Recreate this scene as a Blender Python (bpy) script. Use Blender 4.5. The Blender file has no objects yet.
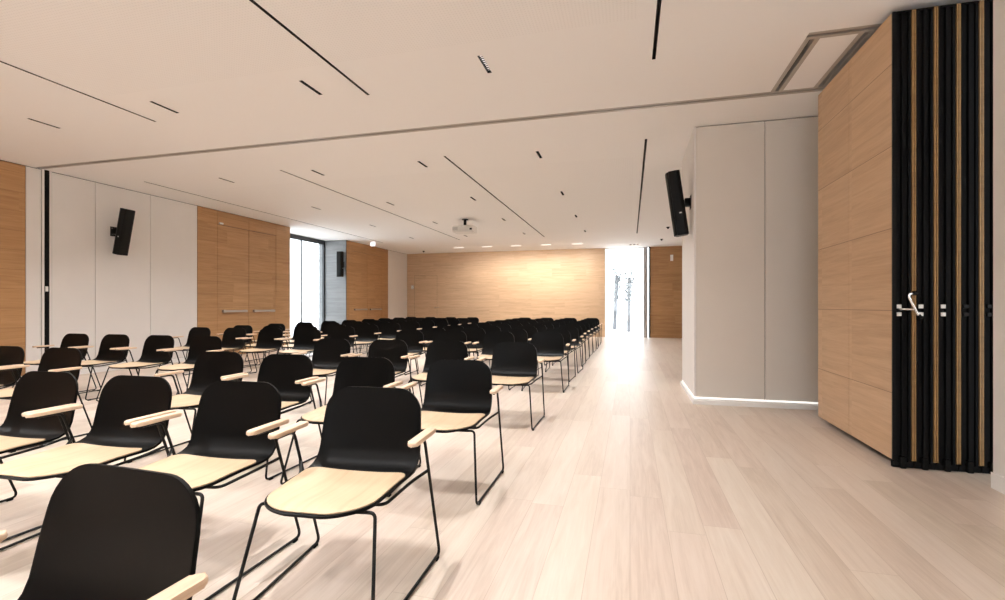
import bpy, bmesh, math, random
from mathutils import Vector, Matrix

random.seed(7)
SC = bpy.context.scene
COL = SC.collection
PI = math.pi

# ------------------------------------------------------------------ camera
CAM_H = 1.15
cam_data = bpy.data.cameras.new('camera')
cam = bpy.data.objects.new('camera', cam_data)
COL.objects.link(cam)
cam_data.sensor_width = 36.0
cam_data.lens = 482.0 / 1005.0 * 36.0
cam_data.shift_y = 6.0 / 1005.0
cam_data.clip_start = 0.02
cam.location = (0, 0, CAM_H)
cam.rotation_euler = (PI / 2, 0, math.atan(127.5 / 482.0))
SC.camera = cam

# ------------------------------------------------------------------ world, exposure
W = bpy.data.worlds.new('world')
SC.world = W
W.use_nodes = True
wn = W.node_tree.nodes
bg = wn['Background']
bg.inputs['Color'].default_value = (0.90, 0.95, 1.0, 1)
bg.inputs['Strength'].default_value = 7.5
SC.view_settings.view_transform = 'Standard'
SC.view_settings.look = 'None'
SC.view_settings.gamma = 1.0
SC.view_settings.use_curve_mapping = False
SC.view_settings.exposure = -0.25
SC.cycles.diffuse_bounces = 7
SC.cycles.max_bounces = 12
SC.cycles.sample_clamp_indirect = 6.0

LAMP_W = 41.0          # each recessed linear downlight
WASH_W = 48.0          # each wall washer by the end wall
LAMP_COL = (0.985, 0.985, 1.0)


def portal(name, loc, rot, sx, sy):
    d = bpy.data.lights.new(name, 'AREA')
    d.shape = 'RECTANGLE'
    d.size, d.size_y = sx, sy
    d.cycles.is_portal = True
    o = bpy.data.objects.new(name, d)
    COL.objects.link(o)
    o.location, o.rotation_euler = loc, rot
    return o


portal('daylight_end_window', (-0.16, 18.42, 1.65), (-PI / 2, 0, 0), 1.5, 3.3)
portal('added_fill_window_portal', (-0.25, -4.95, 1.7), (PI / 2, 0, 0), 4.8, 3.0)  # portal for the added, unseen window behind the camera
portal('daylight_side_window', (-9.7, 12.52, 1.65), (PI / 2, 0, -PI / 2), 2.6, 3.3)


# ------------------------------------------------------------------ node helpers
class NT:
    def __init__(self, name):
        self.m = bpy.data.materials.new(name)
        self.m.use_nodes = True
        self.t = self.m.node_tree
        self.b = self.t.nodes['Principled BSDF']

    def n(self, typ, **kw):
        nd = self.t.nodes.new(typ)
        for k, v in kw.items():
            setattr(nd, k, v)
        return nd

    def put(self, sock, v):
        if hasattr(v, 'is_output') or hasattr(v, 'links'):
            self.t.links.new(v, sock)
        else:
            sock.default_value = v

    def math(self, op, a, b=0.0, c=None):
        nd = self.n('ShaderNodeMath', operation=op)
        self.put(nd.inputs[0], a)
        self.put(nd.inputs[1], b)
        if c is not None:
            self.put(nd.inputs[2], c)
        return nd.outputs[0]

    def xyz(self):
        g = self.n('ShaderNodeNewGeometry')
        s = self.n('ShaderNodeSeparateXYZ')
        self.t.links.new(g.outputs['Position'], s.inputs[0])
        return s.outputs[0], s.outputs[1], s.outputs[2]

    def objxyz(self):
        g = self.n('ShaderNodeTexCoord')
        s = self.n('ShaderNodeSeparateXYZ')
        self.t.links.new(g.outputs['Object'], s.inputs[0])
        return s.outputs[0], s.outputs[1], s.outputs[2]

    def vec(self, x, y, z):
        c = self.n('ShaderNodeCombineXYZ')
        for i, v in enumerate((x, y, z)):
            self.put(c.inputs[i], v)
        return c.outputs[0]

    def noise(self, v, scale=1.0, detail=3.0, rough=0.55, dist=0.0):
        nd = self.n('ShaderNodeTexNoise')
        self.put(nd.inputs['Vector'], v)
        nd.inputs['Scale'].default_value = scale
        nd.inputs['Detail'].default_value = detail
        nd.inputs['Roughness'].default_value = rough
        nd.inputs['Distortion'].default_value = dist
        return nd.outputs[0]

    def white(self, v):
        nd = self.n('ShaderNodeTexWhiteNoise', noise_dimensions='3D')
        self.put(nd.inputs['Vector'], v)
        return nd.outputs['Value']

    def ramp(self, f, stops):
        nd = self.n('ShaderNodeValToRGB')
        self.put(nd.inputs[0], f)
        e = nd.color_ramp.elements
        while len(e) < len(stops):
            e.new(0.5)
        for el, (p, c) in zip(e, stops):
            el.position = p
            el.color = (*c, 1)
        return nd.outputs[0]

    def mix(self, f, a, b, mode='MIX'):
        nd = self.n('ShaderNodeMix', data_type='RGBA', blend_type=mode)
        self.put(nd.inputs[0], f)
        self.put(nd.inputs[6], a if hasattr(a, 'links') else (*a, 1))
        self.put(nd.inputs[7], b if hasattr(b, 'links') else (*b, 1))
        return nd.outputs[2]

    def bump(self, h, strength=0.1, dist=0.01):
        nd = self.n('ShaderNodeBump')
        nd.inputs['Strength'].default_value = strength
        nd.inputs['Distance'].default_value = dist
        self.put(nd.inputs['Height'], h)
        self.t.links.new(nd.outputs[0], self.b.inputs['Normal'])

    def fin(self, col, rough=0.5, metal=0.0, spec=0.5):
        self.put(self.b.inputs['Base Color'], col if hasattr(col, 'links') else (*col, 1))
        self.put(self.b.inputs['Roughness'], rough)
        self.put(self.b.inputs['Metallic'], metal)
        self.put(self.b.inputs['Specular IOR Level'], spec)
        return self.m


def plain(name, col, rough=0.5, metal=0.0, spec=0.5, vary=0.03):
    """a slightly uneven plain finish"""
    k = NT(name)
    x, y, z = k.xyz()
    f = k.noise(k.vec(x, y, z), 3.0, 3)
    lo = tuple(c * (1 - vary) for c in col)
    hi = tuple(min(1, c * (1 + vary)) for c in col)
    return k.fin(k.ramp(f, [(0.3, lo), (0.7, hi)]), rough, metal, spec)


def wood(name, dark, mid, light, rough=0.45, grid=None, cell=None, axis='h', scale=1.0, spec=0.4):
    """veneer with horizontal grain (axis h) in courses; grid = (course height, z0, joint width)"""
    k = NT(name)
    x, y, z = k.xyz()
    h = k.math('ADD', x, y)
    if axis == 'obj':
        x, y, z = k.objxyz()
        h, z = y, k.math('ADD', x, z)
    ch, z0, jw = grid[:3] if grid else (0.3, 0.0, 0.0)
    cw = cell if cell else 1.3
    rowf = k.math('DIVIDE', k.math('SUBTRACT', z, z0), ch)
    row = k.math('FLOOR', rowf)
    colid = k.math('FLOOR', k.math('ADD', k.math('DIVIDE', h, cw), k.math('MULTIPLY', k.white(k.vec(row, 0, 3.3)), 0.0 if grid and len(grid) > 3 else 3.0)))
    rnd = k.white(k.vec(row, colid, 1.7))
    off = k.math('MULTIPLY', rnd, 31.0)
    g1 = k.noise(k.vec(k.math('MULTIPLY', k.math('ADD', h, off), 0.55 * scale), k.math('MULTIPLY', z, 9.0 * scale), off), 2.2, 5, 0.6, 0.6)
    g2 = k.noise(k.vec(k.math('MULTIPLY', h, 2.0 * scale), k.math('MULTIPLY', z, 90.0 * scale), off), 2.0, 3, 0.6)
    f = k.math('ADD', k.math('MULTIPLY', g1, 0.62), k.math('MULTIPLY', g2, 0.25))
    f = k.math('ADD', f, k.math('MULTIPLY', k.math('SUBTRACT', rnd, 0.5), 0.09))
    col = k.ramp(f, [(0.22, dark), (0.45, mid), (0.68, light)])
    if grid and jw > 0:
        fr = k.math('FRACT', rowf)
        edge = k.math('MULTIPLY', k.math('MINIMUM', fr, k.math('SUBTRACT', 1.0, fr)), ch)
        j = k.math('LESS_THAN', edge, jw)
        col = k.mix(j, col, tuple(c * 0.45 for c in dark))
    k.bump(g2, 0.05, 0.002)
    return k.fin(col, rough, 0, spec)


def floor_mat():
    k = NT('limed_oak_floor')
    x, y, z = k.xyz()
    pw = 0.185
    a = k.math('DIVIDE', x, pw)
    row = k.math('FLOOR', a)
    r0 = k.white(k.vec(row, 4.2, 0.5))
    b = k.math('ADD', k.math('DIVIDE', y, 2.1), k.math('MULTIPLY', r0, 7.0))
    seg = k.math('FLOOR', b)
    rnd = k.white(k.vec(row, seg, 9.1))
    rnd2 = k.white(k.vec(seg, row, 2.9))
    off = k.math('MULTIPLY', rnd, 40.0)
    g1 = k.noise(k.vec(k.math('MULTIPLY', x, 9.0), k.math('MULTIPLY', k.math('ADD', y, off), 0.7), off), 1.6, 5, 0.6, 1.2)
    g2 = k.noise(k.vec(k.math('MULTIPLY', x, 85.0), k.math('MULTIPLY', y, 2.5), off), 1.5, 4, 0.6)
    f = k.math('ADD', k.math('MULTIPLY', g1, 0.55), k.math('MULTIPLY', g2, 0.28))
    f = k.math('ADD', f, k.math('MULTIPLY', k.math('SUBTRACT', rnd, 0.5), 0.19))
    col = k.ramp(f, [(0.16, (0.47, 0.37, 0.295)), (0.42, (0.62, 0.525, 0.445)), (0.70, (0.71, 0.63, 0.555))])
    tint = k.ramp(rnd2, [(0.0, (1.0, 0.97, 0.96)), (1.0, (1.0, 1.0, 0.97))])
    col = k.mix(1.0, col, tint, 'MULTIPLY')
    fa, fb = k.math('FRACT', a), k.math('FRACT', b)
    ea = k.math('MULTIPLY', k.math('MINIMUM', fa, k.math('SUBTRACT', 1, fa)), pw)
    eb = k.math('MULTIPLY', k.math('MINIMUM', fb, k.math('SUBTRACT', 1, fb)), 2.1)
    j = k.math('LESS_THAN', k.math('MINIMUM', ea, eb), 0.0013)
    col = k.mix(k.math('MULTIPLY', j, 0.55), col, (0.36, 0.26, 0.19))
    k.bump(g2, 0.06, 0.002)
    rg = k.math('ADD', 0.30, k.math('MULTIPLY', g1, 0.16))
    return k.fin(col, rg, 0, 0.5)


def ceiling_mat():
    k = NT('ceiling_board')
    x, y, z = k.xyz()
    s = 0.026
    fx = k.math('SUBTRACT', k.math('FRACT', k.math('DIVIDE', x, s)), 0.5)
    fy = k.math('SUBTRACT', k.math('FRACT', k.math('DIVIDE', y, s)), 0.5)
    r = k.math('SQRT', k.math('ADD', k.math('MULTIPLY', fx, fx), k.math('MULTIPLY', fy, fy)))
    dot = k.math('LESS_THAN', r, 0.22)
    zone = k.math('MULTIPLY', k.math('LESS_THAN', y, 3.75), k.math('MULTIPLY', k.math('GREATER_THAN', x, -5.2), k.math('LESS_THAN', x, 0.05)))
    zone2 = k.math('MULTIPLY', k.math('GREATER_THAN', y, 7.2), k.math('MULTIPLY', k.math('LESS_THAN', y, 14.3), k.math('MULTIPLY', k.math('GREATER_THAN', x, -7.9), k.math('LESS_THAN', x, 0.05))))
    zn = k.math('MAXIMUM', zone, zone2)
    col = k.mix(k.math('MULTIPLY', k.math('MULTIPLY', dot, zn), 0.18), (0.90, 0.89, 0.88), (0.50, 0.49, 0.48))
    return k.fin(col, 0.75, 0, 0.25)


M = {}
M['floor'] = floor_mat()
M['ceiling'] = ceiling_mat()
M['white_wall'] = plain('white_wall_panel', (0.76, 0.735, 0.71), 0.55, vary=0.01)
M['grey_wall'] = plain('warm_grey_panel', (0.68, 0.63, 0.57), 0.5, vary=0.01)
M['base'] = plain('white_baseboard', (0.83, 0.82, 0.80), 0.4, vary=0.01)
M['gap'] = plain('dark_gap', (0.02, 0.018, 0.016), 0.7)
M['oak_wall'] = wood('oak_veneer_wall', (0.30, 0.155, 0.064), (0.41, 0.228, 0.102), (0.51, 0.305, 0.150), 0.42, (0.293, 0.53, 0.0012))
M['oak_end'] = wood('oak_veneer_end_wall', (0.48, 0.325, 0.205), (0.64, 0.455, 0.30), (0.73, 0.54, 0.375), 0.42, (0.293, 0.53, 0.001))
M['oak_fold'] = wood('oak_veneer_folding_panel', (0.40, 0.255, 0.145), (0.53, 0.355, 0.215), (0.62, 0.435, 0.28), 0.40, (0.588, 0.53, 0.0022, 1), cell=0.65)
M['grey_plank'] = wood('daylight_grey_plank', (0.15, 0.155, 0.16), (0.20, 0.205, 0.21), (0.25, 0.255, 0.26), 0.5, (0.293, 0.53, 0.0012))  # grey cast of daylight on the wood, put into its colour
M['strip'] = wood('oak_edge_strip', (0.21, 0.115, 0.04), (0.29, 0.165, 0.06), (0.35, 0.205, 0.08), 0.45)
M['seat_oak'] = wood('oak_seat_veneer', (0.50, 0.36, 0.22), (0.62, 0.465, 0.30), (0.69, 0.54, 0.375), 0.38, axis='obj', scale=1.6, spec=0.4)
M['arm_oak'] = wood('oak_arm', (0.60, 0.42, 0.28), (0.76, 0.57, 0.41), (0.84, 0.66, 0.50), 0.42, axis='obj', scale=2.5)
M['shell'] = plain('black_plastic_shell', (0.0022, 0.0021, 0.0020), 0.36, vary=0.06, spec=0.11)
M['tube'] = plain('black_steel_tube', (0.006, 0.0056, 0.005), 0.38, spec=0.2)
M['black'] = plain('black_satin', (0.004, 0.004, 0.004), 0.45, spec=0.16)
M['black_rubber'] = plain('black_rubber', (0.0045, 0.0045, 0.0045), 0.7, spec=0.12)
M['alu'] = plain('anodised_rail', (0.46, 0.43, 0.39), 0.45, 0.3)
M['chrome'] = plain('brushed_steel', (0.72, 0.70, 0.67), 0.25, 1.0)
M['bar'] = plain('satin_steel_bar', (0.42, 0.38, 0.34), 0.4, 0.8)
M['plate'] = plain('white_plate', (0.82, 0.82, 0.80), 0.4)
M['frame_dark'] = plain('dark_window_frame', (0.035, 0.04, 0.045), 0.45)
M['jamb'] = plain('grey_jamb', (0.40, 0.38, 0.38), 0.5)
M['grille'] = plain('black_grille_cloth', (0.012, 0.012, 0.011), 0.65, spec=0.12)
M['proj_white'] = plain('white_projector_case', (0.70, 0.69, 0.67), 0.4)
M['lens'] = plain('dark_lens', (0.02, 0.02, 0.03), 0.1)
M['bark'] = plain('hazed_bark', (0.11, 0.115, 0.125), 0.9, vary=0.2)  # outdoor haze is put into the bark and leaf greys
M['leaf'] = plain('hazy_leaves', (0.11, 0.125, 0.125), 0.8, vary=0.25)
M['paving'] = plain('pale_outdoor_paving', (0.7, 0.7, 0.69), 0.8)


def emit(name, col, s):
    k = NT(name)
    k.fin((0.8, 0.8, 0.8), 0.4)
    k.b.inputs['Emission Color'].default_value = (*col, 1)
    k.b.inputs['Emission Strength'].default_value = s
    return k.m


M['led'] = emit('led_cell', (1.0, 0.95, 0.88), 3.0)
M['sign'] = emit('lit_exit_sign', (0.86, 0.85, 1.0), 1.8)
M['wash'] = emit('wall_washer_lens', (1.0, 0.94, 0.86), 2.5)
M['ledstrip'] = emit('led_strip', (1.0, 0.97, 0.93), 1.0)


def glass(name, tint, haze):
    """thin pane: lets light through, keeps a reflection, haze = share of scattered light"""
    k = NT(name)
    out = k.t.nodes['Material Output']
    tr = k.n('ShaderNodeBsdfTransparent')
    tr.inputs[0].default_value = (*tint, 1)
    tl = k.n('ShaderNodeBsdfTranslucent')
    tl.inputs[0].default_value = (*tint, 1)
    gs = k.n('ShaderNodeBsdfGlossy')
    gs.inputs['Roughness'].default_value = 0.02
    m1, m2 = k.n('ShaderNodeMixShader'), k.n('ShaderNodeMixShader')
    m1.inputs[0].default_value = haze
    k.t.links.new(tr.outputs[0], m1.inputs[1])
    k.t.links.new(tl.outputs[0], m1.inputs[2])
    m2.inputs[0].default_value = 0.05
    k.t.links.new(m1.outputs[0], m2.inputs[1])
    k.t.links.new(gs.outputs[0], m2.inputs[2])
    k.t.links.new(m2.outputs[0], out.inputs[0])
    return k.m


M['glass'] = glass('window_glass', (0.96, 0.97, 0.97), 0.0)
M['fill_glass'] = glass('fill_window_glass', (0.95, 0.95, 0.95), 0.5)  # pane of the added back window, tint sets its fill light
M['frosted'] = glass('frosted_glass', (0.90, 0.92, 0.93), 0.75)


# ------------------------------------------------------------------ mesh helpers
def obj(name, bm, mat, parent=None, smooth=False, kind=None):
    me = bpy.data.meshes.new(name)
    bmesh.ops.recalc_face_normals(bm, faces=bm.faces)
    bm.to_mesh(me)
    bm.free()
    mats = mat if isinstance(mat, (list, tuple)) else [mat]
    for m in mats:
        me.materials.append(m)
    if smooth:
        me.polygons.foreach_set('use_smooth', [True] * len(me.polygons))
        try:
            me.set_sharp_from_angle(angle=math.radians(40))
        except Exception:
            pass
    o = bpy.data.objects.new(name, me)
    COL.objects.link(o)
    if parent:
        o.parent = parent
    if kind:
        o['kind'] = kind
    return o


def thing(name, label, cat, loc=(0, 0, 0), rz=0.0, group=None):
    o = bpy.data.objects.new(name, None)
    o.empty_display_size = 0.1
    COL.objects.link(o)
    o.location = loc
    o.rotation_euler = (0, 0, rz)
    return tag(o, label, cat, group)


def tag(o, label, cat, group=None):
    o['label'] = label
    o['category'] = cat
    if group:
        o['group'] = group
    return o


def struct(name, bm, mat, parent=None, smooth=False):
    return obj(name, bm, mat, parent, smooth, None if parent else 'structure')


def box(bm, x0, x1, y0, y1, z0, z1, bev=0.0, mi=0):
    r = bmesh.ops.create_cube(bm, size=1.0)
    vs = r['verts']
    bmesh.ops.scale(bm, vec=(x1 - x0, y1 - y0, z1 - z0), verts=vs)
    bmesh.ops.translate(bm, vec=((x0 + x1) / 2, (y0 + y1) / 2, (z0 + z1) / 2), verts=vs)
    fs = {f for v in vs for f in v.link_faces}
    for f in fs:
        f.material_index = mi
    if bev:
        es = list({e for v in vs for e in v.link_edges})
        bmesh.ops.bevel(bm, geom=es, offset=bev, segments=2, affect='EDGES', profile=0.5)
    return bm


def bx(*a, **k):
    return box(bmesh.new(), *a, **k)


def cyl(bm, p0, p1, r, seg=16, r2=None):
    p0, p1 = Vector(p0), Vector(p1)
    d = p1 - p0
    res = bmesh.ops.create_cone(bm, cap_ends=True, segments=seg, radius1=r, radius2=r if r2 is None else r2, depth=d.length)
    m = Matrix.Translation((p0 + p1) / 2) @ d.to_track_quat('Z', 'Y').to_matrix().to_4x4()
    bmesh.ops.transform(bm, matrix=m, verts=res['verts'])
    return bm


def fillet(pts, r, n=5):
    """polyline with rounded corners; r may be one radius or a list for the inner points"""
    pts = [Vector(p) for p in pts]
    out = [pts[0]]
    for i in range(1, len(pts) - 1):
        a, b, c = pts[i - 1], pts[i], pts[i + 1]
        rr = r[i - 1] if isinstance(r, (list, tuple)) else r
        u, v = (a - b), (c - b)
        t = min(rr, u.length * 0.49, v.length * 0.49)
        p, q = b + u.normalized() * t, b + v.normalized() * t
        for k in range(n + 1):
            s = k / n
            out.append((1 - s) ** 2 * p + 2 * s * (1 - s) * b + s * s * q)
    out.append(pts[-1])
    return out


def tube(bm, pts, r, seg=8):
    pts = [Vector(p) for p in pts]
    rings = []
    up = None
    for i, p in enumerate(pts):
        t = (pts[min(i + 1, len(pts) - 1)] - pts[max(i - 1, 0)]).normalized()
        if up is None:
            up = t.orthogonal().normalized()
        else:
            up = (up - t * up.dot(t)).normalized()
        w = t.cross(up)
        rings.append([bm.verts.new(p + r * (math.cos(a) * up + math.sin(a) * w)) for a in (2 * PI * k / seg for k in range(seg))])
    for a, b in zip(rings, rings[1:]):
        for k in range(seg):
            bm.faces.new((a[k], a[(k + 1) % seg], b[(k + 1) % seg], b[k]))
    bm.faces.new(rings[0][::-1])
    bm.faces.new(rings[-1])
    return bm


def prism(bm, outline, z0, z1, bev=0.0):
    """outline in xy, extruded z0..z1"""
    lo = [bm.verts.new((x, y, z0)) for x, y in outline]
    hi = [bm.verts.new((x, y, z1)) for x, y in outline]
    n = len(lo)
    bm.faces.new(lo[::-1])
    top = bm.faces.new(hi)
    for k in range(n):
        bm.faces.new((lo[k], lo[(k + 1) % n], hi[(k + 1) % n], hi[k]))
    if bev:
        es = [e for e in bm.edges if abs(e.verts[0].co.z - e.verts[1].co.z) < 1e-7]
        bmesh.ops.bevel(bm, geom=es, offset=bev, segments=2, affect='EDGES', profile=0.5)
    return bm


def round_rect(w, d, r, n=6):
    out = []
    for cx, cy, a0 in ((w / 2 - r, d / 2 - r, 0), (-w / 2 + r, d / 2 - r, 90), (-w / 2 + r, -d / 2 + r, 180), (w / 2 - r, -d / 2 + r, 270)):
        for k in range(n + 1):
            a = math.radians(a0 + 90 * k / n)
            out.append((cx + r * math.cos(a), cy + r * math.sin(a)))
    return out


# ------------------------------------------------------------------ room shell
CZ = 3.30           # ceiling height
XL = -8.93          # left wall
YE = 18.30          # end wall
YB = -5.0           # wall behind
XRN = 2.22          # near right wall
XRF = 2.50          # right wall behind the pocket and pillar
XBAY = -9.75

bm = bmesh.new()
box(bm, -9.75, 2.75, YB, YE + 0.02, -0.12, 0)
struct('floor', bm, M['floor'])

# ceiling: quads with real openings for slots, rails and lamps
SLOT_W = 0.030
holes = []
SLOTS = []
for sx in (-8.12, -5.35, -2.575, 0.20):
    SLOTS.append((sx, 6.47, 14.80))
    if sx > -8:
        SLOTS.append((sx, -4.2, 4.40))
for sx, y0, y1 in SLOTS:
    holes.append((sx - SLOT_W / 2, sx + SLOT_W / 2, y0, y1))
LAMPS = [(lx, ly) for lx in (-6.67, -4.87, -3.04, -1.25) for ly in (-3.24, -0.79, 1.66, 4.11, 6.76, 9.19, 11.60, 13.98)]
LW, LL = 0.040, 0.32
for lx, ly in LAMPS:
    holes.append((lx - LW / 2, lx + LW / 2, ly - LL / 2, ly + LL / 2))
RW = 0.056
RAILS = [(XL, 2.45, 5.42 - RW, 5.42 + RW), (1.42 - RW, 1.42 + RW, 4.34 + RW, 5.42 - RW), (1.42 - RW, 2.45, 4.34 - RW, 4.34 + RW), (1.80 - RW, 1.80 + RW, 4.34 + RW, 5.42 - RW)]
holes += RAILS
xs = sorted({-10.0, 2.75, *[round(v, 4) for h in holes for v in h[:2]]})
ys = sorted({YB, YE + 0.4, *[round(v, 4) for h in holes for v in h[2:]]})
bm = bmesh.new()
vt = {}


def V(i, j):
    if (i, j) not in vt:
        vt[(i, j)] = bm.verts.new((xs[i], ys[j], CZ))
    return vt[(i, j)]


for i in range(len(xs) - 1):
    for j in range(len(ys) - 1):
        mx, my = (xs[i] + xs[i + 1]) / 2, (ys[j] + ys[j + 1]) / 2
        if any(h[0] < mx < h[1] and h[2] < my < h[3] for h in holes):
            continue
        bm.faces.new((V(i, j), V(i, j + 1), V(i + 1, j + 1), V(i + 1, j)))
struct('ceiling', bm, M['ceiling'])
bm = bmesh.new()
box(bm, -10.1, 2.85, YB - 0.1, YE + 0.5, CZ + 0.16, CZ + 0.26)
struct('roof_slab', bm, M['gap'])


def trough(x0, x1, y0, y1, depth):
    """open-bottomed recess above the ceiling plane"""
    b = bmesh.new()
    box(b, x0, x1, y0, y1, CZ + depth - 0.004, CZ + depth)
    t = 0.004
    box(b, x0 - t, x0, y0 - t, y1 + t, CZ + 0.0005, CZ + depth)
    box(b, x1, x1 + t, y0 - t, y1 + t, CZ + 0.0005, CZ + depth)
    box(b, x0, x1, y0 - t, y0, CZ + 0.0005, CZ + depth)
    box(b, x0, x1, y1, y1 + t, CZ + 0.0005, CZ + depth)
    return b


SLOT_WHERE = {-8.12: 'beside the panelled wall', -5.35: 'over the wall-side chairs', -2.575: 'over the aisle-side chairs', 0.20: 'over the wide aisle'}
for sx, y0, y1 in SLOTS:
    part = 'beyond the partition rail' if y0 > 5 else 'before the partition rail'
    tag(obj('ceiling_air_slot', trough(sx - SLOT_W / 2, sx + SLOT_W / 2, y0, y1, 0.10), M['gap']),
        f'long dark air slot in the ceiling {SLOT_WHERE[sx]}, {part}', 'air slot', 'long ceiling air slots')

# partition rails, flush with the ceiling
rt = thing('partition_rail', 'grey ceiling track loop for the folding wall, crossing the whole ceiling', 'rail', (1.42, 5.42, CZ))


def rail(x0, x1, y0, y1, along):
    b = bmesh.new()
    d = bmesh.new()
    ox, oy = 1.42, 5.42
    g = 0.018

    def bb(m, a0, a1, b0, b1, z0, z1):
        box(m, a0 - ox, a1 - ox, b0 - oy, b1 - oy, z0, z1)
    if along == 'x':
        c = (y0 + y1) / 2
        bb(b, x0, x1, y0, c - g, 0, 0.05)
        bb(b, x0, x1, c + g, y1, 0, 0.05)
        bb(d, x0, x1, c - g, c + g, 0.045, 0.05)
    else:
        c = (x0 + x1) / 2
        bb(b, x0, c - g, y0, y1, 0, 0.05)
        bb(b, c + g, x1, y0, y1, 0, 0.05)
        bb(d, c - g, c + g, y0, y1, 0.045, 0.05)
    obj('rail', b, M['alu'], rt)
    obj('rail_groove', d, M['gap'], rt)


rail(*RAILS[0], 'x')
rail(*RAILS[1], 'y')
rail(*RAILS[2], 'x')
rail(*RAILS[3], 'y')

# lamps
ORD = ['first', 'second', 'third', 'fourth', 'fifth', 'sixth', 'seventh', 'eighth', 'ninth', 'tenth', 'eleventh', 'twelfth', 'thirteenth', 'fourteenth']
LROW = {4.11: 'just before the partition rail', 6.76: 'first beyond the partition rail', 9.19: 'second beyond the partition rail', 11.60: 'third beyond the partition rail', 13.98: 'fourth beyond the partition rail', 1.66: 'nearly overhead', -0.79: 'behind the viewer', -3.24: 'farthest behind the viewer'}
LCOL = {-1.25: 'first row from the wide aisle', -3.04: 'second row from the wide aisle', -4.87: 'second row from the panelled wall', -6.67: 'first row from the panelled wall'}
lamp0 = thing('ceiling_light', 'x', 'ceiling light', (0, 0, CZ), 0, 'recessed linear ceiling lights')
b = bmesh.new()
t = 0.003
box(b, -LW / 2 - t, -LW / 2, -LL / 2, LL / 2, 0.0005, 0.07)
box(b, LW / 2, LW / 2 + t, -LL / 2, LL / 2, 0.0005, 0.07)
box(b, -LW / 2 - t, LW / 2 + t, -LL / 2 - t, -LL / 2, 0.0005, 0.07)
box(b, -LW / 2 - t, LW / 2 + t, LL / 2, LL / 2 + t, 0.0005, 0.07)
box(b, -LW / 2 - t, LW / 2 + t, -LL / 2 - t, LL / 2 + t, 0.066, 0.07)
obj('housing', b, M['black'], lamp0)
b = bmesh.new()
prof = []
for q in range(11):
    yy = -LL / 2 + q * 0.032
    prof += [(yy - 0.0012, 0.030), (yy - 0.0010, 0.0145), (yy + 0.0010, 0.0145), (yy + 0.0012, 0.030)]
prof = prof[2:-2]
row = [(b.verts.new((-LW / 2, y, z)), b.verts.new((LW / 2, y, z))) for y, z in prof]
for p, q in zip(row, row[1:]):
    b.faces.new((p[0], p[1], q[1], q[0]))
obj('louvre', b, M['black'], lamp0)
obj('led_strip', bx(-0.016, 0.016, -LL / 2 + 0.004, LL / 2 - 0.004, 0.027, 0.029), M['led'], lamp0)
lamp_light = bpy.data.lights.new('lamp_light', 'AREA')
lamp_light.shape = 'RECTANGLE'
lamp_light.size, lamp_light.size_y = 0.034, 0.30
lamp_light.energy = LAMP_W
lamp_light.color = LAMP_COL
lamp_light.spread = math.radians(125)
for i, (lx, ly) in enumerate(LAMPS):
    if i == 0:
        r = lamp0
    else:
        r = lamp0.copy()
        COL.objects.link(r)
        for ch in list(lamp0.children):
            if ch.type == 'MESH':
                c = ch.copy()
                COL.objects.link(c)
                c.parent = r
    r.location = (lx, ly, CZ)
    r['label'] = f'short recessed dark ceiling light {LROW[ly]}, {LCOL[lx]}'
DIM = {-1.25: 0.95, -3.04: 0.72, -4.87: 0.68, -6.67: 0.78}     # the rows are dimmed separately
DATA = {}
for lx, f in DIM.items():
    DATA[lx] = lamp_light.copy()
    DATA[lx].energy = LAMP_W * f
for lx, ly in LAMPS:
    lo = bpy.data.objects.new('lamp_light', DATA[lx])
    COL.objects.link(lo)
    lo.location = (lx, ly, CZ - 0.0012)

# ------------------------------------------------------------------ left wall
def slab_x(segs, x_face, thick, z0, z1, gap, b=None):
    """panels on a wall in plane x = x_face, room on the +x side"""
    b = b or bmesh.new()
    for y0, y1 in segs:
        box(b, x_face - thick, x_face, y0 + gap / 2, y1 - gap / 2, z0, z1)
    return b


b = bx(XL - 0.2, XL - 0.021, YB, 11.19, 0, CZ)
box(b, XL - 0.2, XL - 0.021, 13.90, YE, 0, CZ)
struct('wall_left', b, M['gap'])
PZ0, PZ1 = 0.09, 3.288
struct('wall_left', slab_x([(5.60, 6.25), (6.25, 7.24), (7.24, 8.28), (16.68, YE)], XL, 0.02, PZ0, PZ1, 0.010), M['white_wall'])
struct('wall_left', slab_x([(5.26, 5.46)], XL, 0.02, PZ0, PZ1, 0.008), M['white_wall'])
struct('wall_left', slab_x([(-5.0, -2.6), (-2.6, -0.2), (-0.2, 2.2), (2.2, 5.26)], XL, 0.02, PZ0, PZ1, 0.008), M['oak_wall'])
# timber around the double doors
D1 = (8.80, 9.725, 10.65)
D2 = (14.2, 15.2, 16.2)
DZ = 2.985
b = bmesh.new()
for y0, y1, z0, z1 in ((8.285, D1[0], PZ0, PZ1), (D1[0], D1[1], DZ, PZ1), (D1[1], D1[2], DZ, PZ1), (D1[2], 11.19, PZ0, PZ1)):
    box(b, XL - 0.02, XL, y0 + 0.003, y1 - 0.003, z0 + 0.003, z1)
struct('wall_left', b, M['oak_wall'])
b = bmesh.new()
for y0, y1, z0, z1 in ((13.86, D2[0], PZ0, PZ1), (D2[0], D2[1], DZ, PZ1), (D2[1], D2[2], DZ, PZ1), (D2[2], 16.675, PZ0, PZ1)):
    box(b, XL - 0.02, XL, y0 + 0.003, y1 - 0.003, z0 + 0.003, z1)
struct('wall_left', b, M['oak_wall'])


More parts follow.
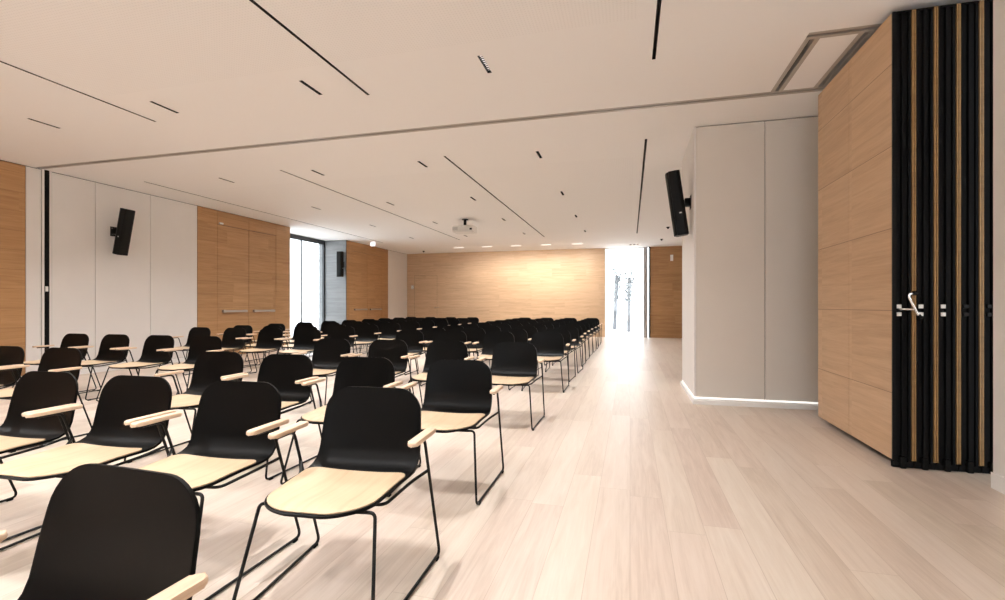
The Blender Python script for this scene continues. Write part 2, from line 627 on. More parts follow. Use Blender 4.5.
def double_door(name, D):
    r = bpy.data.objects.new(name, None)
    COL.objects.link(r)
    r.location = (XL, D[1], 0)
    r['kind'] = 'structure'
    for s, (y0, y1) in ((-1, (D[0], D[1])), (1, (D[1], D[2]))):
        lf = obj('door_leaf', bx(-0.02, -0.004, y0 - D[1] + 0.006, y1 - D[1] - 0.006, 0.012, DZ - 0.006), M['oak_wall'], r)
        b = bmesh.new()
        w = (y1 - y0)
        c = (y0 + y1) / 2 - D[1]
        h = w * 0.385
        box(b, 0.045, 0.068, c - h, c + h, 1.005, 1.055, 0.006)
        for e in (-1, 1):
            box(b, -0.004, 0.062, c + e * (h - 0.05) - 0.035, c + e * (h - 0.05) + 0.035, 1.0, 1.06, 0.006)
        obj('push_bar', b, M['bar'], r)
    return r


double_door('door_1', D1)
double_door('door_2', D2)
tag(obj('door_contact', bx(XL + 0.0005, XL + 0.03, 8.84, 8.94, 2.995, 3.03, bev=0.004), M['plate']),
    'small white contact box above the near double doors', 'door contact')

# receiving channel of the folding wall on the left wall
b = bmesh.new()
box(b, XL - 0.02, XL + 0.012, 5.465, 5.495, 0, CZ - 0.001)
box(b, XL - 0.02, XL + 0.012, 5.565, 5.595, 0, CZ - 0.001)
struct('trim_1', b, M['white_wall'])
b = bx(XL - 0.02, XL + 0.006, 5.4955, 5.5645, 0, CZ - 0.001)
struct('trim_2', b, M['black_rubber'])
tag(obj('strike_plate', bx(XL + 0.0065, XL + 0.010, 5.51, 5.55, 1.38, 1.46), M['plate']),
    'tiny pale strike plate on the dark wall channel', 'strike plate')

# baseboards
b = bmesh.new()
for y0, y1 in ((-5.0, 5.464), (5.596, D1[0] - 0.01), (D1[2] + 0.01, 11.19), (13.86, D2[0] - 0.01), (D2[2] + 0.01, YE)):
    box(b, XL - 0.02, XL + 0.010, y0, y1, 0, 0.085)
struct('baseboard_left', b, M['base'])

# window bay in the left wall
b = bx(XBAY - 0.2, XL - 0.021, 11.06, 11.19, 0, CZ)
struct('wall_bay_near', b, M['white_wall'])
b = bx(XBAY - 0.2, XL, 13.86, 13.90, 0, CZ - 0.001)
struct('wall_bay_far', b, M['grey_plank'])
w = bpy.data.objects.new('window_1', None)
COL.objects.link(w)
w.location = (XBAY, 12.52, 0)
w['kind'] = 'structure'
b = bmesh.new()
ya, yb, ym = 11.19 - 12.52, 13.86 - 12.52, 12.70 - 12.52
TOPW = 3.23
for y0, y1 in ((ya, ya + 0.05), (ym - 0.02, ym + 0.02), (yb - 0.06, yb)):
    box(b, -0.03, 0.03, y0, y1, 0, TOPW)
box(b, -0.03, 0.03, ya, yb, TOPW - 0.07, TOPW)
box(b, -0.03, 0.03, ya, yb, 0, 0.05)
obj('window_frame', b, M['frame_dark'], w)
b = bx(-0.006, 0.006, ya + 0.05, ym - 0.02, 0.05, TOPW - 0.07)
obj('window_pane', b, M['frosted'], w)
b = bx(-0.006, 0.006, ym + 0.02, yb - 0.06, 0.05, TOPW - 0.07)
obj('window_pane', b, M['glass'], w)
struct('wall_bay_header', bx(XBAY - 0.03, XBAY + 0.03, 11.19, 13.86, TOPW, CZ - 0.001), M['frame_dark'])

# ------------------------------------------------------------------ end wall
WX0, WX1 = -0.90, 0.494
struct('wall_end', bx(XL - 0.2, WX0, YE, YE + 0.2, 0, CZ + 0.1), M['oak_end'])
struct('wall_end', bx(0.71, XRF + 0.1, YE, YE + 0.2, 0, CZ + 0.1), M['oak_wall'])
w = bpy.data.objects.new('window_2', None)
COL.objects.link(w)
w.location = ((WX0 + WX1) / 2, YE + 0.14, 0)
w['kind'] = 'structure'
hw = (WX1 - WX0) / 2
b = bmesh.new()
box(b, -hw, -hw + 0.02, -0.03, 0.03, 0, CZ)
box(b, hw - 0.02, hw, -0.03, 0.03, 0, CZ)
box(b, -hw, hw, -0.03, 0.03, 0, 0.025)
box(b, -hw, hw, -0.03, 0.03, CZ - 0.03, CZ)
obj('window_frame', b, M['plate'], w)
obj('window_pane', bx(-hw + 0.02, hw - 0.02, -0.006, 0.006, 0.025, CZ - 0.03), M['glass'], w)
# jamb: grey post, narrow light, black post
b = bx(WX1, 0.62, YE - 0.02, YE + 0.16, 0, CZ)
struct('trim_3', b, M['jamb'])
struct('trim_4', bx(0.665, 0.71, YE - 0.03, YE + 0.16, 0, CZ), M['black'])
struct('window_3', bx(0.62, 0.665, YE + 0.13, YE + 0.14, 0, CZ), M['glass'])
# concealed door in the end wall with a lever handle
dr = bpy.data.objects.new('door_3', None)
COL.objects.link(dr)
dr.location = (-8.1, YE, 0)
dr['kind'] = 'structure'
b = bmesh.new()
for x0, x1, z0, z1 in ((-0.5, -0.496, 0, 2.4), (0.5, 0.504, 0, 2.4), (-0.5, 0.504, 2.4, 2.404)):
    box(b, x0, x1, -0.002, 0.0, z0, z1)
obj('door_gap', b, M['gap'], dr)
b = bmesh.new()
cyl(b, (0.42, -0.001, 1.08), (0.42, -0.012, 1.08), 0.03)
cyl(b, (0.42, -0.012, 1.08), (0.42, -0.055, 1.08), 0.011)
tube(b, fillet([(0.42, -0.055, 1.08), (0.46, -0.06, 1.08), (0.62, -0.055, 1.10)], 0.02), 0.012)
obj('door_handle', b, M['chrome'], dr, True)

# ------------------------------------------------------------------ right side
struct('wall_right', bx(XRN, XRN + 0.2, YB, 3.74, 0, CZ), M['white_wall'])
struct('wall_right', bx(XRF, XRF + 0.15, 3.74, YE, 0, CZ), M['white_wall'])
struct('baseboard_right', bx(XRN - 0.012, XRN - 0.0005, YB, 3.74, 0, 0.10), M['base'])
b = bmesh.new()
BX0, BX1, BZ0, BZ1 = -2.6, 2.1, 0.25, 3.15
box(b, -9.1, BX0, YB - 0.15, YB, 0, CZ)
box(b, BX1, 2.6, YB - 0.15, YB, 0, CZ)
box(b, BX0, BX1, YB - 0.15, YB, 0, BZ0)
box(b, BX0, BX1, YB - 0.15, YB, BZ1, CZ)
struct('wall_back', b, M['white_wall'])
w = bpy.data.objects.new('added_fill_window', None)  # unseen window added behind the camera to brighten the right side
COL.objects.link(w)
w.location = ((BX0 + BX1) / 2, YB - 0.08, 0)
w['kind'] = 'structure'
hw = (BX1 - BX0) / 2
b = bmesh.new()
for x in (-hw, -hw / 3 - 0.025, hw / 3 - 0.025, hw - 0.05):
    box(b, x, x + 0.05, -0.03, 0.03, BZ0, BZ1)
box(b, -hw, hw, -0.03, 0.03, BZ0, BZ0 + 0.05)
box(b, -hw, hw, -0.03, 0.03, BZ1 - 0.05, BZ1)
obj('window_frame', b, M['frame_dark'], w)
obj('window_pane', bx(-hw + 0.04, hw - 0.04, -0.006, 0.006, BZ0 + 0.04, BZ1 - 0.04), M['fill_glass'], w)
struct('ground_outside', bx(-30, 20, -40, YB - 0.3, -0.3, -0.1), M['paving'])

# closet block behind the folding wall
PX, PY0, PY1 = 0.745, 6.17, 7.56
b = bx(PX + 0.02, XRF - 0.001, PY0 + 0.02, PY1 - 0.001, 0, CZ - 0.001)
struct('wall_closet', b, M['gap'])
struct('wall_closet', bx(PX, PX + 0.0195, PY0, PY1, 0.064, CZ - 0.002), M['white_wall'])
b = bmesh.new()
for x0, x1 in ((PX + 0.022, 1.506), (1.514, XRF - 0.002)):
    box(b, x0, x1, PY0, PY0 + 0.0195, 0.064, CZ - 0.012)
struct('wall_closet', b, M['grey_wall'])
b = bmesh.new()
box(b, PX - 0.03, PX + 0.019, PY0 - 0.14, PY1, 0, 0.045)
box(b, PX + 0.019, XRF - 0.002, PY0 - 0.14, PY0 + 0.019, 0, 0.045)
struct('baseboard_closet', b, M['base'])
b = bmesh.new()
box(b, PX + 0.002, PX + 0.019, PY0 + 0.002, PY1, 0.0455, 0.062)
box(b, PX + 0.019, XRF - 0.002, PY0 + 0.002, PY0 + 0.019, 0.0455, 0.062)
struct('trim_5', b, M['ledstrip'])

# ------------------------------------------------------------------ folding wall: a stack of five panels
FY0, FY1 = 4.03, 5.44
FX0, FP = 1.81, 0.1305
FZ0, FZ1 = 0.055, 3.245
PLAB = ['its oak face turned to the room and a steel crank in its edge', 'second from the oak face, white latch squares on its black edge',
        'middle of the stack, white latch squares on its black edge', 'fourth from the oak face, dark latch squares on its edge', 'last of the stack, against the white wall']
for k in range(5):
    x0 = FX0 + k * FP
    t = thing('folding_wall_panel', f'tall folding wall panel, {PLAB[k]}', 'wall panel', (x0, FY0, 0), 0, 'parked folding wall panels')
    w = FP - 0.0045
    for s, nm in ((0, 'face_panel'), (1, 'face_panel')):
        a0 = 0.0 if s == 0 else w - 0.0095
        a1 = 0.0095 if s == 0 else w
        yy0 = 0.0
        b = bmesh.new()
        if s == 0 and k == 0:
            for q0, q1 in ((0.012, 0.712), (0.716, FY1 - FY0)):
                box(b, a0, a1, q0, q1, FZ0, FZ1)
        else:
            box(b, a0, a1, yy0, FY1 - FY0, FZ0, FZ1)
        obj(nm, b, M['oak_fold'] if (k == 0 and s == 0) else M['strip'], t)
    if k == 0:
        obj('edge_bead', bx(-0.002, 0.0165, -0.002, 0.0115, FZ0, FZ1), M['black'], t)
    obj('core', bx(0.01355, w - 0.00955, 0.03, FY1 - FY0 - 0.01, FZ0 - 0.005, FZ1 - 0.002), M['black'], t)
    b = bmesh.new()
    n = 5
    inner0, inner1 = 0.0118, w - 0.0118
    pw_ = (inner1 - inner0) / n
    for q in range(n):
        dpt = (0.004, 0.014, 0.0, 0.014, 0.004)[q]
        cx = inner0 + (q + 0.5) * pw_
        box(b, cx - pw_ * 0.40, cx + pw_ * 0.40, dpt, 0.0295, 0.012, FZ1 - 0.003, 0.002)
    box(b, 0.0118, w - 0.0118, 0.0, 0.0295, FZ1 - 0.012, FZ1 - 0.001)
    box(b, 0.001, w - 0.001, 0.002, 0.0295, 0.004, 0.045)
    obj('edge_seal', b, M['black_rubber'], t)
    cx = w * 0.30
    b = bmesh.new()
    lz = 1.092
    for dz in (0.0, 0.055):
        box(b, cx - 0.013, cx + 0.013, -0.006, 0.006, lz + dz - 0.0135, lz + dz + 0.0135, 0.002)
    obj('latch_plate', b, M['plate'] if k < 3 else M['jamb'] if k == 9 else M['tube'], t)
    b = bmesh.new()
    box(b, w * 0.32, w * 0.62, -0.018, 0.028, 0.0, 0.085, 0.008)
    obj('bottom_guide', b, M['black_rubber'], t)
    b = bmesh.new()
    for yy in (0.29, FY1 - FY0 - 0.12):
        cyl(b, (w / 2, yy, FZ1 - 0.002), (w / 2, yy, CZ - 0.002), 0.011)
    obj('hanger_bolt', b, M['alu'], t)
    if k == 0:
        b = bmesh.new()
        tube(b, fillet([(0.040, -0.004, 1.128), (0.062, -0.045, 1.128), (0.100, -0.058, 1.125)], 0.02), 0.007)
        tube(b, fillet([(0.128, -0.060, 1.075), (0.067, -0.060, 1.215), (0.074, -0.062, 1.236), (0.090, -0.066, 1.238)], [0.02, 0.012]), 0.0075)
        cr = obj('crank_handle', b, M['chrome'], t, True)
        obj('crank_grip', cyl(bmesh.new(), (0.088, -0.064, 1.238), (0.112, -0.072, 1.242), 0.0145, 14), M['black_rubber'], cr, True)
        obj('crank_grip', cyl(bmesh.new(), (0.122, -0.060, 1.085), (0.140, -0.060, 1.062), 0.0145, 14), M['black_rubber'], cr, True)

# ------------------------------------------------------------------ loudspeakers
def speaker(loc, rz, tilt, label, reach=0.05, H=0.82):
    """origin on the wall, body in front along local -y"""
    t = thing('wall_loudspeaker', label, 'loudspeaker', loc, rz, 'column loudspeakers')
    b = bmesh.new()
    box(b, -0.055, 0.055, -0.008, -0.0005, -0.085, 0.085, 0.003)
    pl = obj('wall_plate', b, M['black'], t)
    for sx in (-0.03, 0.03):
        for sz in (-0.05, 0.05):
            obj('bolt', cyl(bmesh.new(), (sx, -0.008, sz), (sx, -0.012, sz), 0.011, 12), M['chrome'], pl, True)
    b = bmesh.new()
    box(b, -0.045, 0.045, -reach - 0.01, -0.008, -0.05, 0.05, 0.006)
    cyl(b, (-0.045, -reach * 0.72, 0), (0.045, -reach * 0.72, 0), 0.032, 16)
    obj('bracket_arm', b, M['black'], t, True)
    R = Matrix.Translation((0, -reach - 0.02, 0)) @ Matrix.Rotation(tilt, 4, 'X')
    b = bmesh.new()
    prism(b, [(-0.075, 0.0), (0.075, 0.0), (0.09, -0.04), (0.09, -0.14), (-0.09, -0.14), (-0.09, -0.04)], -H / 2, H / 2, 0.006)
    bmesh.ops.transform(b, matrix=R, verts=b.verts)
    cab = obj('cabinet', b, M['black'], t)
    b = bmesh.new()
    prism(b, [(-0.085, -0.1405), (0.085, -0.1405), (0.078, -0.16), (0.04, -0.17), (-0.04, -0.17), (-0.078, -0.16)], -H / 2 + 0.008, H / 2 - 0.008, 0.003)
    bmesh.ops.transform(b, matrix=R, verts=b.verts)
    obj('grille', b, M['grille'], t)
    for bb in ((-0.0905, -0.0900, -0.10, -0.075, -0.10, -0.08), (0.0900, 0.0908, -0.08, -0.05, -0.14, -0.125)):
        b = bx(*bb)
        bmesh.ops.transform(b, matrix=R, verts=b.verts)
        obj('badge', b, M['plate'], cab)


# local -y points into the room
speaker((XL, 6.55, 2.48), PI / 2, math.radians(13), 'black column loudspeaker tilted on the grey panelled wall', 0.15)
speaker((PX, 6.52, 2.465), -PI / 2, math.radians(8), 'black column loudspeaker on the closet corner beside the folding wall', 0.065)
speaker((-9.05, 13.86, 2.50), 0.0, 0.0, 'upright black loudspeaker in the window bay by the far doors')

# ------------------------------------------------------------------ small ceiling and wall devices
pr = thing('projector', 'white projector hanging on a short black pole under the ceiling', 'projector', (-3.95, 11.3, CZ))
b = bmesh.new()
cyl(b, (0, 0, -0.0005), (0, 0, -0.02), 0.08, 20)
cyl(b, (0, 0, -0.02), (0, 0, -0.165), 0.035, 16)
box(b, -0.13, 0.13, -0.1, 0.1, -0.178, -0.162, 0.004)
obj('ceiling_mount', b, M['black'], pr, True)
b = prism(bmesh.new(), round_rect(0.54, 0.42, 0.05), -0.335, -0.185, 0.02)
body = obj('case', b, M['proj_white'], pr, True)
b = bmesh.new()
for q in range(7):
    box(b, -0.25 + q * 0.02, -0.24 + q * 0.02, -0.2125, -0.2095, -0.30, -0.22)
obj('vent', b, M['jamb'], body)
b = bmesh.new()
cyl(b, (0.16, 0.205, -0.26), (0.16, 0.235, -0.26), 0.055, 24)
obj('lens', b, M['lens'], body, True)
b = bmesh.new()
box(b, 0.19, 0.25, -0.2135, -0.2095, -0.30, -0.255, 0.001)
obj('connector_panel', b, M['black'], body)

for k, wx in enumerate((-6.08, -5.0, -3.92, -2.84, -1.76)):
    t = thing('wall_washer_light', f'small bright oblong downlight before the oak end wall, {ORD[k]} from the left corner', 'ceiling light', (wx, 16.7, CZ), 0, 'wall washers at the end wall')
    obj('ring', bx(-0.19, 0.19, -0.07, 0.07, -0.006, -0.0005, bev=0.002), M['plate'], t)
    obj('lens', bx(-0.17, 0.17, -0.05, 0.05, -0.009, -0.0062), M['wash'], t)
    ld = bpy.data.lights.new('washer_light', 'SPOT')
    ld.energy = WASH_W * (1.0, 2.6, 3.4, 3.6, 3.6)[k]
    ld.color = (1.0, 0.93, 0.84)
    ld.spot_size = math.radians(125)
    ld.spot_blend = 1.0
    ld.shadow_soft_size = 0.05
    lo = bpy.data.objects.new('washer_light', ld)
    COL.objects.link(lo)
    lo.location = (wx, 16.7, CZ - 0.06)
    lo.rotation_euler = (math.radians(38), 0, 0)

for k, (sx, sy) in enumerate(((0.02, 17.35), (0.14, 17.35), (0.26, 17.35))):
    b = bmesh.new()
    cyl(b, (0, 0, -0.0005), (0, 0, -0.03), 0.035, 16)
    o = obj('ceiling_spot', b, M['jamb'], None, True)
    o.location = (sx, sy, CZ)
    tag(o, f'small grey ceiling spot before the tall end window, {["first", "second", "third"][k]} from its oak wall', 'ceiling spot', 'ceiling spots at the end window')
for nm, (sx, sy), lb in (('sprinkler', (1.0, 13.83), 'tiny dark sprinkler in the ceiling beside the closet corner loudspeaker'),
                         ('sprinkler', (0.98, 16.26), 'tiny dark sprinkler in the ceiling near the far oak wall piece'),
                         ('ceiling_sensor', (-7.8, 17.43), 'small dark ceiling sensor above the left end of the oak end wall')):
    b = bmesh.new()
    cyl(b, (0, 0, -0.0005), (0, 0, -0.012), 0.05, 16)
    cyl(b, (0, 0, -0.012), (0, 0, -0.05), 0.03, 16, 0.02)
    o = obj(nm, b, M['black'], None, True)
    o.location = (sx, sy, CZ)
    tag(o, lb, 'sprinkler' if nm == 'sprinkler' else 'sensor')

t = thing('exit_sign', 'small lit white emergency sign hanging from the ceiling before the far double doors', 'exit sign', (-8.0, 13.94, CZ))
b = bmesh.new()
box(b, -0.085, 0.085, -0.015, 0.015, -0.225, -0.085, 0.004)
cyl(b, (0, 0, -0.0005), (0, 0, -0.08), 0.008, 10)
obj('sign_housing', b, M['plate'], t)
obj('sign_panel', bx(-0.079, 0.079, -0.019, -0.0155, -0.219, -0.091), M['sign'], t)
t = thing('wall_thermostat', 'small metal control on the oak end wall near the left corner', 'wall control', (-8.68, YE - 0.0005, 1.92))
b = bx(-0.06, 0.06, -0.02, 0.0, -0.08, 0.08, bev=0.006)
obj('back_plate', b, M['chrome'], t)
b = bmesh.new()
cyl(b, (0, -0.02, 0), (0, -0.045, 0), 0.035, 20)
obj('dial', b, M['plate'], t, True)
o = obj('wall_switch', bx(-0.05, 0.05, -0.014, -0.0005, -0.11, 0.11, bev=0.005), M['plate'])
o.location = (1.45, YE, 2.88)
tag(o, 'small white device high on the oak wall right of the tall window', 'wall switch')

# ------------------------------------------------------------------ outdoors behind the windows
struct('ground_outside', bx(-30, 10, YE + 0.3, 45, -0.3, -0.1), M['paving'])
struct('ground_outside', bx(-30, XBAY - 0.25, -5, YE + 0.3, -0.3, -0.1), M['paving'])


def tree(x, y, h, r, lean, label, seed):
    rnd = random.Random(seed)
    t = thing('tree', label, 'tree', (x, y, -0.1), 0, 'trees outside the end window')
    b = bmesh.new()
    pts = [(0, 0, 0), (lean * 0.3, 0, h * 0.3), (lean * 0.7, 0.05, h * 0.65), (lean, 0, h)]
    tube(b, fillet(pts, 0.3), r, 10)
    for q in range(7):
        z = h * (0.45 + 0.07 * q)
        a = rnd.uniform(0, 2 * PI)
        tube(b, [(lean * z / h, 0, z), (lean * z / h + 0.15 * math.cos(a), 0.15 * math.sin(a), z + 0.25), (lean * z / h + 0.25 * math.cos(a), 0.25 * math.sin(a), z + 0.5)], r * 0.3, 6)
    obj('trunk', b, M['bark'], t, True)
    b = bmesh.new()
    for q in range(230):
        a = rnd.uniform(0, 2 * PI)
        rr = 0.26 * math.sqrt(rnd.random())
        p = Vector((lean + rr * math.cos(a), rr * math.sin(a), h * rnd.uniform(0.55, 1.15)))
        d1 = Vector((rnd.uniform(-1, 1), rnd.uniform(-1, 1), rnd.uniform(-1, 1))).normalized() * 0.055
        d2 = d1.orthogonal().normalized() * 0.05
        vs = [b.verts.new(p + v) for v in (-d1, d2, d1, -d2)]
        b.faces.new(vs)
    obj('foliage', b, M['leaf'], t)


tree(-0.06, 24.0, 2.6, 0.085, 0.03, 'hazy grey tree in the middle of the tall end window', 3)
tree(-0.80, 26.5, 2.9, 0.10, 0.12, 'pale leaning tree at the oak-wall side of the tall end window', 5)

# ------------------------------------------------------------------ chair
def catmull(pts, n):
    pts = [Vector(p) for p in pts]
    P = [pts[0] * 2 - pts[1]] + pts + [pts[-1] * 2 - pts[-2]]
    out = []
    for i in range(1, len(P) - 2):
        a, b_, c, d = P[i - 1:i + 3]
        for k in range(12):
            u = k / 12
            out.append(0.5 * ((2 * b_) + (c - a) * u + (2 * a - 5 * b_ + 4 * c - d) * u * u + (3 * b_ - a - 3 * c + d) * u ** 3))
    out.append(pts[-1])
    L = [0]
    for p, q in zip(out, out[1:]):
        L.append(L[-1] + (q - p).length)
    tot = L[-1]
    res = []
    for s in n:
        s = max(0, min(1, s)) * tot
        j = 0
        while j < len(L) - 2 and L[j + 1] < s:
            j += 1
        u = (s - L[j]) / max(1e-9, L[j + 1] - L[j])
        res.append(out[j].lerp(out[j + 1], u))
    return res, tot


# centre-line of the shell, (y, z): back top -> seat front
PROF = [(0.036, 0.771), (0.029, 0.705), (0.018, 0.625), (0.006, 0.553), (-0.011, 0.492), (-0.042, 0.449), (-0.095, 0.426), (-0.190, 0.418), (-0.320, 0.419), (-0.440, 0.426), (-0.510, 0.424), (-0.533, 0.416)]
PROF = [(0, y, z) for y, z in PROF]
_, PTOT = catmull(PROF, [0])
HALF = [(0.0, 0.226), (0.12, 0.234), (0.25, 0.241), (0.36, 0.243), (0.45, 0.243), (0.60, 0.232), (0.80, 0.224), (1.0, 0.217)]


def lerp_tab(tab, s):
    for (a, va), (b_, vb) in zip(tab, tab[1:]):
        if s <= b_:
            u = (s - a) / (b_ - a)
            return va + (vb - va) * u
    return tab[-1][1]


def smooth01(x):
    x = max(0.0, min(1.0, x))
    return x * x * (3 - 2 * x)


def shell_point(u, s, lift=0.0):
    """u -1..1 across (already scaled to the half width in metres / HALF), s 0..1 along"""
    c, _ = catmull(PROF, [s - 0.01, s, s + 0.01])
    tan = (c[2] - c[0]).normalized()
    nrm = Vector((0, tan.z, -tan.y))        # toward sitter / up
    if nrm.y > 0 and s < 0.3:
        nrm = -nrm
    if nrm.z < 0 and s > 0.5:
        nrm = -nrm
    back = 1 - smooth01((s - 0.25) / 0.35)
    seat = 1 - back
    p = c[1].copy()
    bow = abs(u) ** 2.2
    p.y -= 0.018 * bow * back * (0.35 + 0.65 * smooth01(s / 0.25))
    p.z += 0.016 * bow * seat * (1 - smooth01((s - 0.62) / 0.3))
    dirn = Vector((0, -1, 0)) * back + Vector((0, 0, 1)) * seat
    p += dirn.normalized() * lift
    return p


def sheet(s0, s1, inset, r0, r1, lift, thick, nu=14, nv=34, name='sheet'):
    """rounded sheet on the shell surface, thick"""
    L = (s1 - s0) * PTOT
    bm = bmesh.new()
    ts = []
    # finer rows near both rounded ends
    for k in range(nv + 1):
        t_ = k / nv
        ts.append(0.5 - 0.5 * math.cos(PI * t_) if True else t_)
    grid = []
    for t_ in ts:
        s = s0 + (s1 - s0) * t_
        d0, d1 = t_ * L, (1 - t_) * L
        w = lerp_tab(HALF, s) - inset
        if d0 < r0:
            w = w - r0 + math.sqrt(max(0, r0 * r0 - (r0 - d0) ** 2))
        if d1 < r1:
            w = w - r1 + math.sqrt(max(0, r1 * r1 - (r1 - d1) ** 2))
        row = []
        for i in range(nu + 1):
            uu = -1 + 2 * i / nu
            uu = math.sin(uu * PI / 2)
            xx = uu * w
            p = shell_point(xx / lerp_tab(HALF, s), s, lift)
            # ends bow outward a little
            row.append(bm.verts.new((xx, p.y, p.z)))
        grid.append(row)
    for a, b_ in zip(grid, grid[1:]):
        for i in range(nu):
            bm.faces.new((a[i], a[i + 1], b_[i + 1], b_[i]))
    me = bpy.data.meshes.new('tmp_sheet')
    bmesh.ops.recalc_face_normals(bm, faces=bm.faces)
    # make normals face the sitter
    mid = bm.faces[:][len(bm.faces) * 3 // 4]
    if mid.normal.z < 0:
        bmesh.ops.reverse_faces(bm, faces=bm.faces)
    bm.to_mesh(me)
    bm.free()
    o = bpy.data.objects.new('tmp_sheet', me)
    COL.objects.link(o)
    m1 = o.modifiers.new('a', 'SOLIDIFY')
    m1.thickness = thick
    m1.offset = -1.0
    m2 = o.modifiers.new('b', 'BEVEL')
    m2.width = min(0.0035, thick * 0.4)
    m2.segments = 2
    m2.limit_method = 'ANGLE'
    m2.angle_limit = math.radians(50)
    dg = bpy.context.evaluated_depsgraph_get()
    res = bpy.data.meshes.new_from_object(o.evaluated_get(dg))
    bpy.data.objects.remove(o)
    res.name = name
    res.polygons.foreach_set('use_smooth', [True] * len(res.polygons))
    return res


shell_me = sheet(0.0, 1.0, 0.0, 0.105, 0.15, 0.0, 0.011, name='shell')
shell_me.materials.append(M['shell'])
pad_me = sheet(0.487, 0.992, 0.007, 0.055, 0.145, 0.0052, 0.005, 12, 22, name='seat_pad')
pad_me.materials.append(M['seat_oak'])


def mesh_of(bm, mat, name):
    me = bpy.data.meshes.new(name)
    bmesh.ops.recalc_face_normals(bm, faces=bm.faces)
    bm.to_mesh(me)
    bm.free()
    me.materials.append(mat)
    me.polygons.foreach_set('use_smooth', [True] * len(me.polygons))
    try:
        me.set_sharp_from_angle(angle=math.radians(45))
    except Exception:
        pass
    return me


TR = 0.0068
AZ = 0.598      # underside of the armrest


def sled(s):
    b = bmesh.new()
    pts = [(s * 0.307, -0.235, AZ - TR), (s * 0.306, -0.128, AZ - TR), (s * 0.305, 0.072, TR + 0.004), (s * 0.278, -0.556, TR + 0.004), (s * 0.234, -0.440, 0.404), (s * 0.12, -0.435, 0.399)]
    tube(b, fillet(pts, [0.03, 0.035, 0.035, 0.022]), TR, 8)
    return mesh_of(b, M['tube'], 'sled_leg')


def support(s):
    b = bmesh.new()
    pts = [(s * 0.308, -0.078, 0.445), (s * 0.255, -0.15, 0.414), (s * 0.232, -0.355, 0.399), (s * 0.12, -0.36, 0.396)]
    tube(b, fillet(pts, [0.04, 0.03]), TR, 8)
    return mesh_of(b, M['tube'], 'seat_support')


def crossbars():
    b = bmesh.new()
    tube(b, [(-0.125, -0.435, 0.399), (0.125, -0.435, 0.399)], TR, 8)
    tube(b, [(-0.125, -0.36, 0.400), (0.125, -0.36, 0.396)], TR, 8)
    box(b, -0.09, 0.09, -0.44, -0.20, 0.402, 0.408, 0.002)
    return mesh_of(b, M['tube'], 'crossbar')


def arm(s):
    b = bmesh.new()
    prism(b, [(x + s * 0.308, y - 0.157) for x, y in round_rect(0.040, 0.255, 0.019)], AZ, AZ + 0.0185, 0.006)
    return mesh_of(b, M['arm_oak'], 'armrest')


def glide(s, yy):
    gx = s * (0.2800 if yy < -0.2 else 0.3034)
    b = bx(gx - 0.010, gx + 0.010, yy - 0.016, yy + 0.016, 0.0, 0.012, 0.003)
    return mesh_of(b, M['black_rubber'], 'glide')


SL = {s: sled(s) for s in (-1, 1)}
SU = {s: support(s) for s in (-1, 1)}
AR = {s: arm(s) for s in (-1, 1)}
GL = {(s, yy): glide(s, yy) for s in (-1, 1) for yy in (-0.51, 0.03)}
CB = crossbars()


def link(name, me, parent):
    o = bpy.data.objects.new(name, me)
    COL.objects.link(o)
    o.parent = parent
    return o


chair0 = thing('armchair', 'x', 'chair')
link('shell', shell_me, chair0)
link('seat_pad', pad_me, chair0)
link('crossbar', CB, chair0)
for s in (-1, 1):
    sl = link('sled_leg', SL[s], chair0)
    link('glide', GL[s, -0.51], sl)
    link('glide', GL[s, 0.03], sl)
    link('seat_support', SU[s], chair0)
    link('armrest', AR[s], chair0)
first = [True]


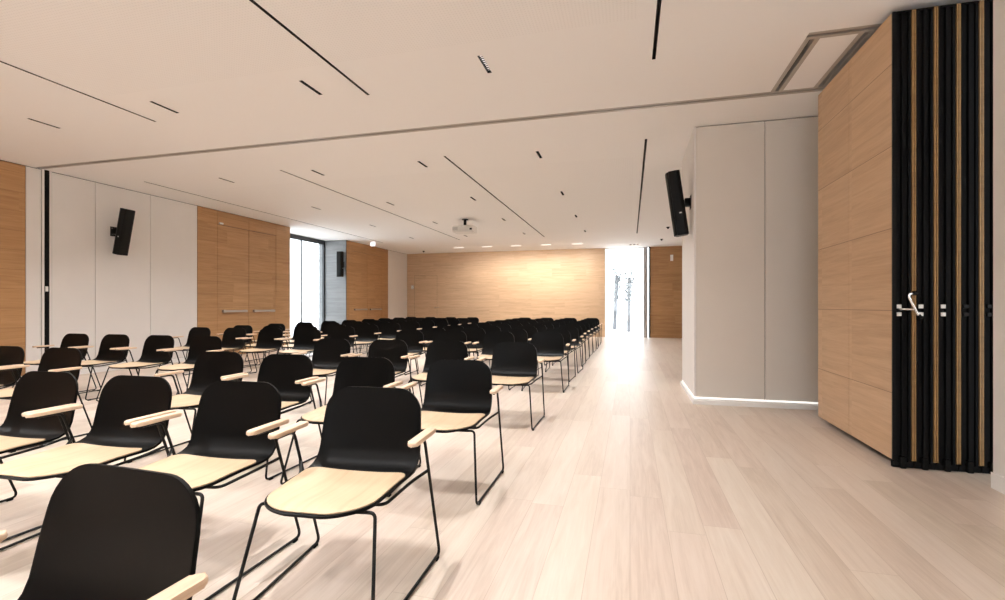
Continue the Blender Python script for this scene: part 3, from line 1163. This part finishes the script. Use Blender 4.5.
def chair(x, y, rz, label, group):
    if first[0]:
        first[0] = False
        r = chair0
    else:
        r = chair0.copy()
        COL.objects.link(r)
        for ch in list(chair0.children):
            c = ch.copy()
            COL.objects.link(c)
            c.parent = r
            for g in ch.children:
                d = g.copy()
                COL.objects.link(d)
                d.parent = c
    r.location = (x, y, 0)
    r.rotation_euler = (0, 0, rz)
    r['label'] = label
    r['group'] = group
    return r


ROWS = [0.85, 1.985, 3.165, 4.885] + [6.90 + 0.95 * k for k in range(10)]
RCOL = [-1.155, -1.885, -2.615, -3.34]
LCOLS = [-5.16, -5.91, -6.66, -7.39]
# where single chairs stand off the grid: (row, column) -> x, y, turn in degrees
OFF = {(0, 0): (-1.13, 0.825, -2.5), (1, 0): (-1.15, 1.985, 3.8), (1, 1): (-1.885, 1.975, 2), (1, 2): (-2.572, 1.985, 1.5), (1, 3): (-3.24, 1.985, 1.5),
       (2, 0): (-1.155, 3.165, 3), (2, 1): (-1.89, 3.165, 2), (2, 2): (-2.60, 3.195, 2), (2, 3): (-3.29, 3.24, 2),
       (3, 0): (-1.165, 4.885, 2), (3, 1): (-1.925, 4.90, 1.5), (3, 2): (-2.63, 4.90, 1.5), (3, 3): (-3.345, 4.89, 1.5),
       (2, 4): (-4.98, 3.18, 1.5), (2, 5): (-5.70, 3.18, 1.5),
       (3, 4): (-5.15, 4.885, 1.5), (3, 5): (-5.90, 4.885, 1.5), (3, 6): (-6.65, 4.885, 1.5), (3, 7): (-7.37, 4.885, 1.5)}
rj = random.Random(11)


def spot(i, j, x, y):
    if (i, j) in OFF:
        x, y, r = OFF[(i, j)]
        return x, y, math.radians(r)
    return x + rj.uniform(-0.02, 0.02), y + rj.uniform(-0.02, 0.02), math.radians(1.5 + rj.uniform(-1.5, 1.5))


for i, y in enumerate(ROWS):
    for j, x in enumerate(RCOL):
        if i == 0 and j > 0:
            continue
        if i == 0:
            lb = 'foremost black chair, only its tall backrest and one oak armrest in view'
        else:
            lb = f'black chair with oak seat, {ORD[i]} row from the front, {ORD[j]} from the wide aisle'
        chair(*spot(i, j, x, y), lb, 'chairs of the block beside the wide aisle')
    for j, x in enumerate(LCOLS):
        if i < 2 or (i == 2 and j > 1):
            continue
        lb = f'black chair with oak seat, {ORD[i]} row from the front, {ORD[3 - j]} from the panelled wall'
        chair(*spot(i, j + 4, x, y), lb, 'chairs of the block beside the panelled wall')
